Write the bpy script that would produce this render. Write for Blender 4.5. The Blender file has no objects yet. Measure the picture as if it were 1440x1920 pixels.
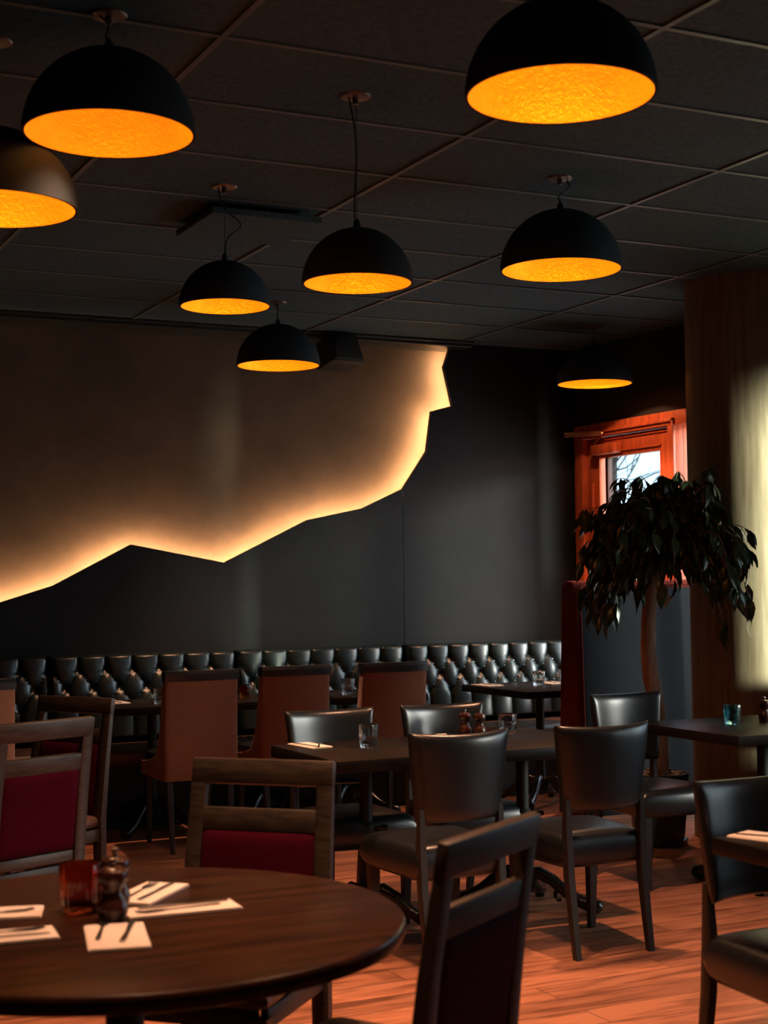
import bpy, bmesh, math, random
from mathutils import Vector, Matrix, Euler

random.seed(7)
S = bpy.context.scene
COL = S.collection
PI = math.pi

# ------------------------------------------------------------------ camera
cam_d = bpy.data.cameras.new('camera')
cam = bpy.data.objects.new('camera', cam_d)
COL.objects.link(cam)
EYE = 1.45
Rv = Vector((0.89837347, -0.4390869, -0.01130468))
Uv = Vector((-0.00944403, -0.04504113, 0.99894049))
Fv = Vector((0.43913086, 0.89731488, 0.04461051))
M = Matrix((Rv, Uv, -Fv)).transposed().to_4x4()
M.translation = Vector((0, 0, EYE))
cam.matrix_world = M
cam_d.sensor_fit = 'VERTICAL'
cam_d.sensor_height = 36.0
cam_d.sensor_width = 27.0
cam_d.lens = 2839.36 / 1920 * 36.0
cam_d.clip_start = 0.05
cam_d.dof.use_dof = True
cam_d.dof.focus_distance = 7.4
cam_d.dof.aperture_fstop = 4.5
S.camera = cam

# ------------------------------------------------------------------ exposure, sky, daylight
S.view_settings.view_transform = 'Standard'
S.view_settings.look = 'None'
S.view_settings.gamma = 1.0
S.view_settings.use_curve_mapping = False
S.view_settings.exposure = 0.0
SKY = 4.4            # brightness of the overcast sky outside the windows
HAZE = 1.2           # haze near the sun, relative to SKY
LAMP_W = 230.0        # downward lamp in each pendant
GLOW_W = 2.0         # small bulb that lights the gold inside of each pendant
STRIP_W = 72.0       # added unseen strip light that brightens the column
LED = 205.0           # strip behind the cut black wall panel

world = bpy.data.worlds.new('sky')
S.world = world
world.use_nodes = True
nt = world.node_tree
for n in list(nt.nodes):
    nt.nodes.remove(n)
out = nt.nodes.new('ShaderNodeOutputWorld')
bg = nt.nodes.new('ShaderNodeBackground')
tc = nt.nodes.new('ShaderNodeTexCoord')
sep = nt.nodes.new('ShaderNodeSeparateXYZ')
cr = nt.nodes.new('ShaderNodeValToRGB')
cr.color_ramp.elements[0].position = 0.47
cr.color_ramp.elements[0].color = (0.45, 0.50, 0.52, 1)
cr.color_ramp.elements[1].position = 0.53
cr.color_ramp.elements[1].color = (0.52, 0.80, 1.0, 1)
mp = nt.nodes.new('ShaderNodeMapRange')
mp.inputs[1].default_value = -1; mp.inputs[2].default_value = 1
nt.links.new(tc.outputs['Generated'], sep.inputs[0])
nt.links.new(sep.outputs[2], mp.inputs[0])
nt.links.new(mp.outputs[0], cr.inputs[0])
# brighter haze low in the sky on one side
dt = nt.nodes.new('ShaderNodeVectorMath'); dt.operation = 'DOT_PRODUCT'
dt.inputs[1].default_value = Vector((0.64, -0.77, 0.10)).normalized()
nt.links.new(tc.outputs['Generated'], dt.inputs[0])
hz = nt.nodes.new('ShaderNodeMapRange'); hz.interpolation_type = 'SMOOTHSTEP'
hz.inputs[1].default_value = 0.70; hz.inputs[2].default_value = 0.86
hz.inputs[3].default_value = 0.0; hz.inputs[4].default_value = HAZE
nt.links.new(dt.outputs['Value'], hz.inputs[0])
hm = nt.nodes.new('ShaderNodeVectorMath'); hm.operation = 'SCALE'
hm.inputs[0].default_value = (0.92, 1.0, 1.0)
nt.links.new(hz.outputs[0], hm.inputs['Scale'])
ha = nt.nodes.new('ShaderNodeVectorMath'); ha.operation = 'ADD'
nt.links.new(cr.outputs[0], ha.inputs[0]); nt.links.new(hm.outputs[0], ha.inputs[1])
nt.links.new(ha.outputs[0], bg.inputs[0])
bg.inputs[1].default_value = SKY
nt.links.new(bg.outputs[0], out.inputs[0])


def portal(loc, normal, sx, sz):
    d = bpy.data.lights.new('window_daylight', 'AREA')
    d.shape = 'RECTANGLE'; d.size = sx; d.size_y = sz
    d.cycles.is_portal = True
    o = bpy.data.objects.new('window_daylight', d)
    o.rotation_euler = Vector(normal).to_track_quat('-Z', 'Z').to_euler()
    o.location = loc
    COL.objects.link(o)


sun_d = bpy.data.lights.new('hazy_sun', 'SUN')
sun_d.energy = 3.2
sun_d.angle = math.radians(11)
sun_d.color = (1.0, 0.97, 0.84)
sun = bpy.data.objects.new('hazy_sun', sun_d)
sun.rotation_euler = Vector((-0.80, 0.60, -0.20)).to_track_quat('-Z', 'Y').to_euler()
COL.objects.link(sun)

# ------------------------------------------------------------------ materials
MAT = {}


def mat(name, col, rough=0.5, metal=0.0, spec=0.5, var=0.0, scale=20, bump=0.0, bscale=200, coat=0.0, stretch=None, sheen=0.0, col2=None):
    m = bpy.data.materials.new(name)
    m.use_nodes = True
    t = m.node_tree
    b = t.nodes['Principled BSDF']
    b.inputs['Base Color'].default_value = (*col, 1)
    b.inputs['Roughness'].default_value = rough
    b.inputs['Metallic'].default_value = metal
    b.inputs['Specular IOR Level'].default_value = spec
    b.inputs['Coat Weight'].default_value = coat
    if sheen:
        b.inputs['Sheen Weight'].default_value = sheen
    c = t.nodes.new('ShaderNodeTexCoord')
    mpn = t.nodes.new('ShaderNodeMapping')
    t.links.new(c.outputs['Object'], mpn.inputs[0])
    if stretch:
        mpn.inputs['Scale'].default_value = stretch
    if var or col2:
        n = t.nodes.new('ShaderNodeTexNoise')
        n.inputs['Scale'].default_value = scale
        n.inputs['Detail'].default_value = 6
        n.inputs['Roughness'].default_value = 0.6
        t.links.new(mpn.outputs[0], n.inputs['Vector'])
        r = t.nodes.new('ShaderNodeValToRGB')
        a = col2 if col2 else tuple(x * (1 - var) for x in col)
        z = col if col2 else tuple(min(1, x * (1 + var)) for x in col)
        r.color_ramp.elements[0].position = 0.35
        r.color_ramp.elements[0].color = (*a, 1)
        r.color_ramp.elements[1].position = 0.65
        r.color_ramp.elements[1].color = (*z, 1)
        t.links.new(n.outputs['Fac'], r.inputs[0])
        t.links.new(r.outputs[0], b.inputs['Base Color'])
    if bump:
        n2 = t.nodes.new('ShaderNodeTexNoise')
        n2.inputs['Scale'].default_value = bscale
        n2.inputs['Detail'].default_value = 4
        t.links.new(mpn.outputs[0], n2.inputs['Vector'])
        bp = t.nodes.new('ShaderNodeBump')
        bp.inputs['Strength'].default_value = bump
        bp.inputs['Distance'].default_value = 0.01
        t.links.new(n2.outputs['Fac'], bp.inputs['Height'])
        t.links.new(bp.outputs[0], b.inputs['Normal'])
    MAT[name] = m
    return m


def emit(name, col, strength):
    m = bpy.data.materials.new(name)
    m.use_nodes = True
    t = m.node_tree
    t.nodes.remove(t.nodes['Principled BSDF'])
    e = t.nodes.new('ShaderNodeEmission')
    e.inputs[0].default_value = (*col, 1)
    e.inputs[1].default_value = strength
    t.links.new(e.outputs[0], t.nodes['Material Output'].inputs[0])
    MAT[name] = m
    return m


def pane_glass(name, col=(1, 1, 1), refl=0.08):
    m = bpy.data.materials.new(name)
    m.use_nodes = True
    t = m.node_tree
    t.nodes.remove(t.nodes['Principled BSDF'])
    tr = t.nodes.new('ShaderNodeBsdfTransparent')
    tr.inputs[0].default_value = (*col, 1)
    gl = t.nodes.new('ShaderNodeBsdfGlossy')
    gl.inputs['Roughness'].default_value = 0.02
    mx = t.nodes.new('ShaderNodeMixShader')
    fr = t.nodes.new('ShaderNodeLayerWeight')
    fr.inputs[0].default_value = 0.25
    ml = t.nodes.new('ShaderNodeMath'); ml.operation = 'MULTIPLY_ADD'
    ml.inputs[1].default_value = 0.6; ml.inputs[2].default_value = refl * 0.5
    t.links.new(fr.outputs['Fresnel'], ml.inputs[0])
    t.links.new(ml.outputs[0], mx.inputs[0])
    t.links.new(tr.outputs[0], mx.inputs[1])
    t.links.new(gl.outputs[0], mx.inputs[2])
    t.links.new(mx.outputs[0], t.nodes['Material Output'].inputs[0])
    MAT[name] = m
    return m


mat('ceiling_tile', (0.058, 0.092, 0.102), 0.9, spec=0.2, var=0.25, scale=60, bump=0.15, bscale=300)
mat('grid_bar', (0.095, 0.12, 0.125), 0.45, spec=0.5)
mat('plaster', (0.085, 0.052, 0.034), 0.75, spec=0.25, var=0.16, scale=3.0, bump=0.15, bscale=60)
mat('black_panel', (0.0080, 0.0084, 0.0094), 0.65, spec=0.25, var=0.18, scale=5, bump=0.08, bscale=40)
mat('dark_wall', (0.030, 0.026, 0.024), 0.7, spec=0.3, var=0.15, scale=4)
mat('trim_black', (0.02, 0.02, 0.018), 0.35, spec=0.5)
mat('lamp_black', (0.030, 0.042, 0.050), 0.8, spec=0.2)
mat('chrome', (0.55, 0.52, 0.5), 0.25, metal=1.0)
mat('canopy_metal', (0.20, 0.14, 0.12), 0.35, metal=0.8)
mat('cable', (0.008, 0.008, 0.008), 0.6)
mat('wire', (0.10, 0.10, 0.09), 0.5, metal=0.5)
mat('green_leather', (0.008, 0.018, 0.020), 0.33, spec=0.6, bump=0.05, bscale=350)
mat('brown_leather', (0.085, 0.045, 0.028), 0.45, spec=0.5, var=0.2, scale=8, bump=0.05, bscale=350)
mat('black_leather', (0.0085, 0.0100, 0.0120), 0.30, spec=0.6, bump=0.06, bscale=400)
mat('dark_leather', (0.009, 0.011, 0.014), 0.75, spec=0.12, bump=0.08, bscale=120)
mat('black_base', (0.008, 0.008, 0.008), 0.6, spec=0.3)
mat('rust_fabric', (0.21, 0.072, 0.036), 0.95, spec=0.1, var=0.2, scale=180, bump=0.2, bscale=600, sheen=0.2)
mat('red_fabric', (0.11, 0.018, 0.013), 0.9, spec=0.1, var=0.2, scale=150, bump=0.2, bscale=600)
mat('red_velvet', (0.044, 0.001, 0.008), 0.9, spec=0.06, var=0.15, scale=100)
mat('chair_wood', (0.036, 0.026, 0.019), 0.44, spec=0.4, var=0.45, scale=14, stretch=(1, 6, 6), bump=0.08, bscale=80)
mat('leg_wood', (0.018, 0.012, 0.009), 0.45, spec=0.4, var=0.2, scale=20)
mat('table_black', (0.0085, 0.0065, 0.0055), 0.38, spec=0.5, var=0.25, scale=10, stretch=(1, 8, 8))
mat('table_brown', (0.046, 0.016, 0.008), 0.33, spec=0.5, col2=(0.012, 0.005, 0.003), scale=4, stretch=(0.7, 6.5, 1.0))
for k_ in ('table_brown', 'table_black'):      # dull lacquer, little mirror at a low angle
    MAT[k_].node_tree.nodes['Principled BSDF'].inputs['IOR'].default_value = 1.22
mat('cast_iron', (0.012, 0.013, 0.013), 0.2, spec=0.7, metal=0.3, bump=0.3, bscale=60)
mat('napkin', (0.80, 0.72, 0.66), 0.85, spec=0.1)
mat('steel', (0.42, 0.40, 0.38), 0.25, metal=1.0)
mat('mill_wood', (0.035, 0.010, 0.006), 0.28, spec=0.5, coat=0.1)
mat('door_wood', (0.62, 0.125, 0.045), 0.4, spec=0.4, var=0.25, scale=9, stretch=(5, 5, 0.6))
mat('door_dark', (0.07, 0.012, 0.005), 0.5)
mat('closer_metal', (0.55, 0.22, 0.12), 0.35, metal=0.6)
mat('speaker_black', (0.014, 0.014, 0.013), 0.45, spec=0.5)
mat('column_veneer', (0.23, 0.175, 0.115), 0.45, spec=0.35, col2=(0.15, 0.105, 0.065), scale=16, stretch=(2.2, 2.2, 0.16), bump=0.03, bscale=30)
mat('bark', (0.52, 0.34, 0.24), 0.8, spec=0.2, col2=(0.26, 0.155, 0.10), scale=14, stretch=(1, 1, 0.3), bump=0.5, bscale=40)
mat('leaf', (0.034, 0.058, 0.026), 0.27, spec=0.7, var=0.4, scale=4)
mat('pot', (0.012, 0.012, 0.012), 0.35)
mat('pebble', (0.22, 0.16, 0.12), 0.8, var=0.5, scale=30)
mat('branch', (0.03, 0.025, 0.02), 0.9)
mat('window_frame', (0.05, 0.04, 0.03), 0.5)
mat('candle', (0.75, 0.70, 0.62), 0.6)
emit('led', (1.0, 0.62, 0.31), LED)
emit('bulb', (1.0, 0.72, 0.38), 3.0)
pane_glass('pane')


def tumbler_mat(name, col):
    m = mat(name, col, 0.04, spec=0.5)
    b = m.node_tree.nodes['Principled BSDF']
    b.inputs['Transmission Weight'].default_value = 1.0
    b.inputs['IOR'].default_value = 1.45
    return m


tumbler_mat('clear_glass', (0.93, 0.95, 0.94))
tumbler_mat('amber_glass', (0.75, 0.16, 0.04))
tumbler_mat('blue_glass', (0.35, 0.80, 0.88))


def gold_mat(name, base, e1, e2, strength):
    m = bpy.data.materials.new(name)
    m.use_nodes = True
    t = m.node_tree
    b = t.nodes['Principled BSDF']
    c = t.nodes.new('ShaderNodeTexCoord')
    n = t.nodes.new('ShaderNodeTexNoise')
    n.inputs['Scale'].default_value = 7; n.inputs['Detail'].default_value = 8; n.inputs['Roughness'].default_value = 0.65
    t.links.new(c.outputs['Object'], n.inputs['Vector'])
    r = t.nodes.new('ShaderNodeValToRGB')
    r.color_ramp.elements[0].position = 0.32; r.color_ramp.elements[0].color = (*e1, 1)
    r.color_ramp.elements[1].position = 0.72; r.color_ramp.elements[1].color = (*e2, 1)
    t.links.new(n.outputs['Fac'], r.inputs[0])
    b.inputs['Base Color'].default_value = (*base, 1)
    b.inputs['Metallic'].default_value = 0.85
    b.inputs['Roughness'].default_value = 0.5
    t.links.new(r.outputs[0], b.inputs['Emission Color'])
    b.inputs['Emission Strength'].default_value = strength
    n2 = t.nodes.new('ShaderNodeTexNoise')
    n2.inputs['Scale'].default_value = 55; n2.inputs['Detail'].default_value = 5
    n2.inputs['Distortion'].default_value = 1.6
    t.links.new(c.outputs['Object'], n2.inputs['Vector'])
    bp = t.nodes.new('ShaderNodeBump'); bp.inputs['Strength'].default_value = 0.4; bp.inputs['Distance'].default_value = 0.01
    t.links.new(n2.outputs['Fac'], bp.inputs['Height'])
    t.links.new(bp.outputs[0], b.inputs['Normal'])
    MAT[name] = m


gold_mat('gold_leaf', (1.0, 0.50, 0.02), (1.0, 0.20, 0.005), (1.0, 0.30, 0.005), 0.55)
gold_mat('rim_gold', (1.0, 0.20, 0.10), (1.0, 0.11, 0.06), (1.0, 0.15, 0.08), 0.85)


def plank_mat():
    m = mat('planks', (0.33, 0.15, 0.085), 0.42, spec=0.4)
    t = m.node_tree
    b = t.nodes['Principled BSDF']
    c = t.nodes.new('ShaderNodeTexCoord')
    br = t.nodes.new('ShaderNodeTexBrick')
    br.offset = 0.37; br.squash = 1.0
    br.inputs['Color1'].default_value = (0.0, 0.0, 0.0, 1)
    br.inputs['Color2'].default_value = (1.0, 1.0, 1.0, 1)
    br.inputs['Mortar'].default_value = (0.5, 0.5, 0.5, 1)
    br.inputs['Scale'].default_value = 1.0
    br.inputs['Mortar Size'].default_value = 0.0022
    br.inputs['Mortar Smooth'].default_value = 0.3
    br.inputs['Brick Width'].default_value = 0.95
    br.inputs['Row Height'].default_value = 0.155
    t.links.new(c.outputs['Object'], br.inputs['Vector'])
    # grain, shifted per plank
    ad = t.nodes.new('ShaderNodeVectorMath'); ad.operation = 'MULTIPLY_ADD'
    ad.inputs[1].default_value = (7.3, 3.1, 5.0)
    t.links.new(br.outputs['Color'], ad.inputs[0])
    t.links.new(c.outputs['Object'], ad.inputs[2])
    mpn = t.nodes.new('ShaderNodeMapping')
    mpn.inputs['Scale'].default_value = (1.1, 9.0, 1)
    t.links.new(ad.outputs[0], mpn.inputs[0])
    n = t.nodes.new('ShaderNodeTexNoise')
    n.inputs['Scale'].default_value = 2.2; n.inputs['Detail'].default_value = 7; n.inputs['Roughness'].default_value = 0.6
    n.inputs['Distortion'].default_value = 0.4
    t.links.new(mpn.outputs[0], n.inputs['Vector'])
    r = t.nodes.new('ShaderNodeValToRGB')
    r.color_ramp.elements[0].position = 0.34; r.color_ramp.elements[0].color = (0.14, 0.048, 0.022, 1)
    r.color_ramp.elements[1].position = 0.56; r.color_ramp.elements[1].color = (0.40, 0.155, 0.078, 1)
    t.links.new(n.outputs['Fac'], r.inputs[0])
    hs = t.nodes.new('ShaderNodeHueSaturation')
    mr = t.nodes.new('ShaderNodeMapRange')
    mr.inputs[3].default_value = 0.72; mr.inputs[4].default_value = 1.2
    t.links.new(br.outputs['Color'], mr.inputs[0])
    t.links.new(mr.outputs[0], hs.inputs['Value'])
    t.links.new(r.outputs[0], hs.inputs['Color'])
    mx = t.nodes.new('ShaderNodeMix'); mx.data_type = 'RGBA'
    t.links.new(br.outputs['Fac'], mx.inputs[0])
    t.links.new(hs.outputs[0], mx.inputs[6])
    mx.inputs[7].default_value = (0.07, 0.03, 0.018, 1)
    t.links.new(mx.outputs[2], b.inputs['Base Color'])


plank_mat()


# ------------------------------------------------------------------ mesh helpers
class MB:
    def __init__(self):
        self.bm = bmesh.new()

    def box(self, c, s, rot=None, bev=0.0, seg=2):
        t = bmesh.new()
        bmesh.ops.create_cube(t, size=1.0)
        bmesh.ops.scale(t, vec=Vector(s), verts=t.verts)
        if bev:
            bmesh.ops.bevel(t, geom=list(t.edges), offset=bev, segments=seg, affect='EDGES', profile=0.5)
        m = Matrix.Translation(Vector(c)) @ (rot.to_4x4() if rot else Matrix.Identity(4))
        bmesh.ops.transform(t, matrix=m, verts=t.verts)
        self._join(t)
        return self

    def _join(self, t):
        me = bpy.data.meshes.new('tmp')
        t.to_mesh(me); t.free()
        self.bm.from_mesh(me)
        bpy.data.meshes.remove(me)

    def rings(self, rings, cap=True, closed=False):
        bm = self.bm
        vs = [[bm.verts.new(p) for p in r] for r in rings]
        n = len(rings[0])
        pairs = list(zip(vs[:-1], vs[1:]))
        if closed:
            pairs.append((vs[-1], vs[0]))
        for a, b in pairs:
            for i in range(n):
                j = (i + 1) % n
                bm.faces.new((a[i], a[j], b[j], b[i]))
        if cap and not closed:
            bm.faces.new(list(reversed(vs[0])))
            bm.faces.new(vs[-1])
        return self

    def tube(self, pts, rad, seg=10, sx=1.0, square=False):
        pts = [Vector(p) for p in pts]
        if not isinstance(rad, (list, tuple)):
            rad = [rad] * len(pts)
        rr = []
        for i, p in enumerate(pts):
            if i == 0: d = pts[1] - pts[0]
            elif i == len(pts) - 1: d = pts[-1] - pts[-2]
            else: d = (pts[i + 1] - pts[i - 1])
            d.normalize()
            ref = Vector((0, 0, 1)) if abs(d.z) < 0.75 else Vector((0, 1, 0))
            u = d.cross(ref).normalized(); v = u.cross(d).normalized()
            ring = []
            for k in range(seg):
                a = 2 * PI * k / seg
                ring.append(p + (u * math.cos(a) * sx + v * math.sin(a)) * rad[i])
            rr.append(ring)
        return self.rings(rr)

    def bar(self, pts, sizes):
        """square-section bar through pts; sizes (sx, sy) per point, horizontal sections"""
        rr = []
        for p, (a, b) in zip(pts, sizes):
            x, y, z = p
            c = 0.18
            rr.append([Vector((x + dx * a / 2, y + dy * b / 2, z)) for dx, dy in
                       ((-1, -1 + c), (-1 + c, -1), (1 - c, -1), (1, -1 + c), (1, 1 - c), (1 - c, 1), (-1 + c, 1), (-1, 1 - c))])
        if pts[0][2] > pts[-1][2]:
            rr.reverse()
        return self.rings(rr)

    def lathe(self, prof, seg=32, c=(0, 0, 0), flute=0.0, nfl=0):
        """prof: (r, z) list, closed onto the axis at both ends if r==0"""
        bm = self.bm
        rows = []
        for r, z in prof:
            if r < 1e-6:
                rows.append([bm.verts.new((c[0], c[1], c[2] + z))])
            else:
                row = []
                for k in range(seg):
                    a = 2 * PI * k / seg
                    q = r * (1 + (flute * math.cos(nfl * a) if nfl else 0))
                    row.append(bm.verts.new((c[0] + q * math.cos(a), c[1] + q * math.sin(a), c[2] + z)))
                rows.append(row)
        for a, b in zip(rows[:-1], rows[1:]):
            if len(a) == 1 and len(b) == 1:
                continue
            for k in range(seg):
                j = (k + 1) % seg
                if len(a) == 1: bm.faces.new((a[0], b[j], b[k]))
                elif len(b) == 1: bm.faces.new((a[k], a[j], b[0]))
                else: bm.faces.new((a[k], a[j], b[j], b[k]))
        return self

    def prism(self, poly, axis, lo, hi, bev=0.0):
        """poly in the two other axes, extruded along axis (0,1,2)"""
        t = bmesh.new()
        def P(a, b, w):
            return {0: (w, a, b), 1: (a, w, b), 2: (a, b, w)}[axis]
        v0 = [t.verts.new(P(a, b, lo)) for a, b in poly]
        v1 = [t.verts.new(P(a, b, hi)) for a, b in poly]
        n = len(poly)
        t.faces.new(v0); t.faces.new(list(reversed(v1)))
        for i in range(n):
            j = (i + 1) % n
            t.faces.new((v0[j], v0[i], v1[i], v1[j]))
        bmesh.ops.recalc_face_normals(t, faces=t.faces)
        if bev:
            bmesh.ops.bevel(t, geom=list(t.edges), offset=bev, segments=2, affect='EDGES', profile=0.5)
        self._join(t)
        return self

    def pillow(self, nu, nv, f, pw=8.0, ex=0.42):
        """f(u,v,side) -> point for u,v in -1..1 and side = signed thickness factor"""
        bm = self.bm
        def samp(n):
            return [math.sin(PI / 2 * (-1 + 2 * i / n)) for i in range(n + 1)]
        us, vs = samp(nu), samp(nv)
        fr, bk = {}, {}
        for i, u in enumerate(us):
            for j, v in enumerate(vs):
                e = max(0.0, (1 - abs(u) ** pw) * (1 - abs(v) ** pw)) ** ex
                edge = i in (0, nu) or j in (0, nv)
                fr[i, j] = bm.verts.new(f(u, v, e))
                bk[i, j] = fr[i, j] if edge else bm.verts.new(f(u, v, -e))
        for i in range(nu):
            for j in range(nv):
                bm.faces.new((fr[i, j], fr[i + 1, j], fr[i + 1, j + 1], fr[i, j + 1]))
                q = (bk[i, j], bk[i, j + 1], bk[i + 1, j + 1], bk[i + 1, j])
                if len(set(q)) == 4:
                    try: bm.faces.new(q)
                    except ValueError: pass
        return self

    def build(self, name, m, parent=None, smooth=True, loc=None):
        bm = self.bm
        bmesh.ops.recalc_face_normals(bm, faces=bm.faces)
        me = bpy.data.meshes.new(name)
        bm.to_mesh(me); bm.free()
        me.materials.append(MAT[m])
        if smooth:
            for p in me.polygons: p.use_smooth = True
            try: me.set_sharp_from_angle(angle=math.radians(38))
            except Exception: pass
        o = bpy.data.objects.new(name, me)
        COL.objects.link(o)
        if parent: o.parent = parent
        if loc: o.location = loc
        return o


def tag(o, label, cat, group=None):
    o['label'] = label; o['category'] = cat
    if group: o['group'] = group
    return o


def thing(name, label, cat, loc=(0, 0, 0), rz=0.0, group=None):
    o = bpy.data.objects.new(name, None)
    o.empty_display_size = 0.1
    COL.objects.link(o)
    o.location = loc; o.rotation_euler = (0, 0, rz)
    return tag(o, label, cat, group)


def struct(o, label=None, cat=None):
    o['kind'] = 'structure'
    if label: o['label'] = label
    if cat: o['category'] = cat
    return o


def dup(root, loc, rz, label, group=None):
    r = root.copy(); COL.objects.link(r)
    r.location = loc; r.rotation_euler = (0, 0, rz); r['label'] = label
    if group: r['group'] = group
    for ch in list(root.children):
        c = ch.copy(); COL.objects.link(c); c.parent = r
        for g in ch.children:
            d = g.copy(); COL.objects.link(d); d.parent = c
    return r


def face(fx, fy):
    return math.atan2(fy, fx) - PI / 2


# ------------------------------------------------------------------ the room
CEIL = 3.1066
XR, XL, YB, YF = 6.11, -2.6, -2.2, 9.435
XA, YA = XR, YF
struct(MB().box(((XA + XL) / 2, (YF + YB) / 2, -0.05), (XA - XL + 0.6, YF - YB + 0.6, 0.1)).build('floor', 'planks', smooth=False), 'orange-brown wood plank floor', 'floor')
ceil = struct(MB().box(((XA + XL) / 2, (YF + YB) / 2, CEIL + 0.05), (XA - XL + 0.6, YF - YB + 0.6, 0.1)).build('ceiling', 'ceiling_tile', smooth=False), 'dark tiled drop ceiling', 'ceiling')
g = MB()
k = -12
while True:
    y = 4.885 + 0.6125 * k; k += 1
    if y > 9.2: break
    if y < YB: continue
    g.box(((XL + XR) / 2, y, CEIL - 0.003), (XR - XL, 0.022, 0.008))
for k in range(-5, 5):
    x = 2.748 + 1.184 * k
    if XL < x < XA:
        y1 = 9.16
        g.box((x, (YB + y1) / 2, CEIL - 0.0035), (0.022, y1 - YB, 0.008))
g.build('ceiling_grid', 'grid_bar', ceil, smooth=False)

struct(MB().box(((XR + XL) / 2, YF + 0.1, CEIL / 2), (XR - XL, 0.2, CEIL)).build('wall_back', 'plaster', smooth=False), 'brown plaster wall lit from behind the black panel', 'wall')
struct(MB().box((XL - 0.1, (YF + YB) / 2, CEIL / 2), (0.2, YF - YB, CEIL)).build('wall_left', 'dark_wall', smooth=False))


def holed_wall(name, x0, y0, y1, holes, axis=0, th=0.25, m='dark_wall'):
    """wall on plane x=x0 (axis 0) running y0..y1, or y=x0 (axis 1) running x0..x1; holes (a0,a1,z0,z1) sorted"""
    w = MB()
    def put(a0, a1, z0, z1):
        if a1 - a0 < 1e-4 or z1 - z0 < 1e-4: return
        if axis == 0: w.box((x0 + th / 2, (a0 + a1) / 2, (z0 + z1) / 2), (th, a1 - a0, z1 - z0))
        else: w.box(((a0 + a1) / 2, x0 - th / 2, (z0 + z1) / 2), (a1 - a0, th, z1 - z0))
    a = y0
    for h in holes:
        put(a, h[0], 0, CEIL)
        put(h[0], h[1], 0, h[2]); put(h[0], h[1], h[3], CEIL)
        a = h[1]
    put(a, y1, 0, CEIL)
    return struct(w.build(name, m, smooth=False))


WINS = [(2.00, 2.50, 0.6, 2.42), (3.40, 4.05, 0.6, 2.42), (4.35, 4.95, 0.6, 2.42)]
DOOR = (6.98, 9.25, 0.0, 2.54)
holed_wall('wall_right', XR, YB, YF, WINS + [DOOR], th=0.14)
holed_wall('wall_rear', YB, XL, XR + 0.25, [], axis=1)


def window(name, a0, a1, z0, z1, axis, plane, nm):
    f = MB()
    def bx(a, z, sa, sz):
        if axis == 0: f.box((plane + 0.08, a, z), (0.06, sa, sz))
        else: f.box((a, plane - 0.1, z), (sa, 0.07, sz))
    w = 0.07
    bx(a0 + w / 2, (z0 + z1) / 2, w, z1 - z0); bx(a1 - w / 2, (z0 + z1) / 2, w, z1 - z0)
    bx((a0 + a1) / 2, z0 + w / 2, a1 - a0, w); bx((a0 + a1) / 2, z1 - w / 2, a1 - a0, w)
    for i in range(1, nm):
        bx(a0 + (a1 - a0) * i / nm, (z0 + z1) / 2, 0.05, z1 - z0)
    o = struct(f.build(name, 'window_frame', smooth=False))
    p = MB()
    if axis == 0: p.box((plane + 0.08, (a0 + a1) / 2, (z0 + z1) / 2), (0.006, a1 - a0 - 0.1, z1 - z0 - 0.1))
    else: p.box(((a0 + a1) / 2, plane - 0.1, (z0 + z1) / 2), (a1 - a0 - 0.1, 0.006, z1 - z0 - 0.1))
    p.build('window_pane', 'pane', o, smooth=False)
    if axis == 0: portal((plane + 0.15, (a0 + a1) / 2, (z0 + z1) / 2), (-1, 0, 0), a1 - a0, z1 - z0)
    else: portal(((a0 + a1) / 2, plane - 0.26, (z0 + z1) / 2), (0, 1, 0), a1 - a0, z1 - z0)


for i_, w_ in enumerate(WINS):
    window('window_%d' % (i_ + 1), *w_, 0, XR, 1)

# ceiling edge moulding along the back wall
t1 = MB()
t1.box((1.75, 9.305, CEIL - 0.022), (6.9, 0.25, 0.044), bev=0.006)
t1.box((1.75, 9.17, CEIL - 0.010), (6.9, 0.03, 0.02), bev=0.004)
struct(t1.build('trim_1', 'trim_black', smooth=False))

# ------------------------------------------------------------------ black cut panels and the LED strip behind them
EDGE = [(0.35, 1.05), (1.20, 1.215), (1.948, 1.337), (2.274, 1.436), (2.77, 1.69), (3.393, 1.572), (3.984, 1.854), (4.39, 1.936), (4.696, 2.072),
        (4.887, 2.339), (4.929, 2.62), (5.094, 2.664), (5.03, 2.935), (5.078, CEIL - 0.045)]
PF = 9.30
panA = [(x, z) for x, z in EDGE[:9]]
polyA = [(-2.55, 0.0), (4.694, 0.0)] + list(reversed(panA)) + [(-2.55, 0.75)]
pa = tag(MB().prism(polyA, 1, PF, PF + 0.03).build('wall_panel', 'black_panel', smooth=False),
         'wide black wall panel behind the tufted benches, its zigzag top edge lit from behind', 'wall panel', 'black cut wall panels')
polyB = [(4.699, 0.0), (XR - 0.01, 0.0), (XR - 0.01, CEIL - 0.002), (5.078, CEIL - 0.002)] + list(reversed(EDGE[8:]))[0:]
polyB[-1] = (4.699, 2.074)
pb = tag(MB().prism(polyB, 1, PF, PF + 0.03).build('wall_panel', 'black_panel', smooth=False),
         'tall black wall panel reaching the ceiling beside the door, its left edge lit from behind', 'wall panel', 'black cut wall panels')


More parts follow.
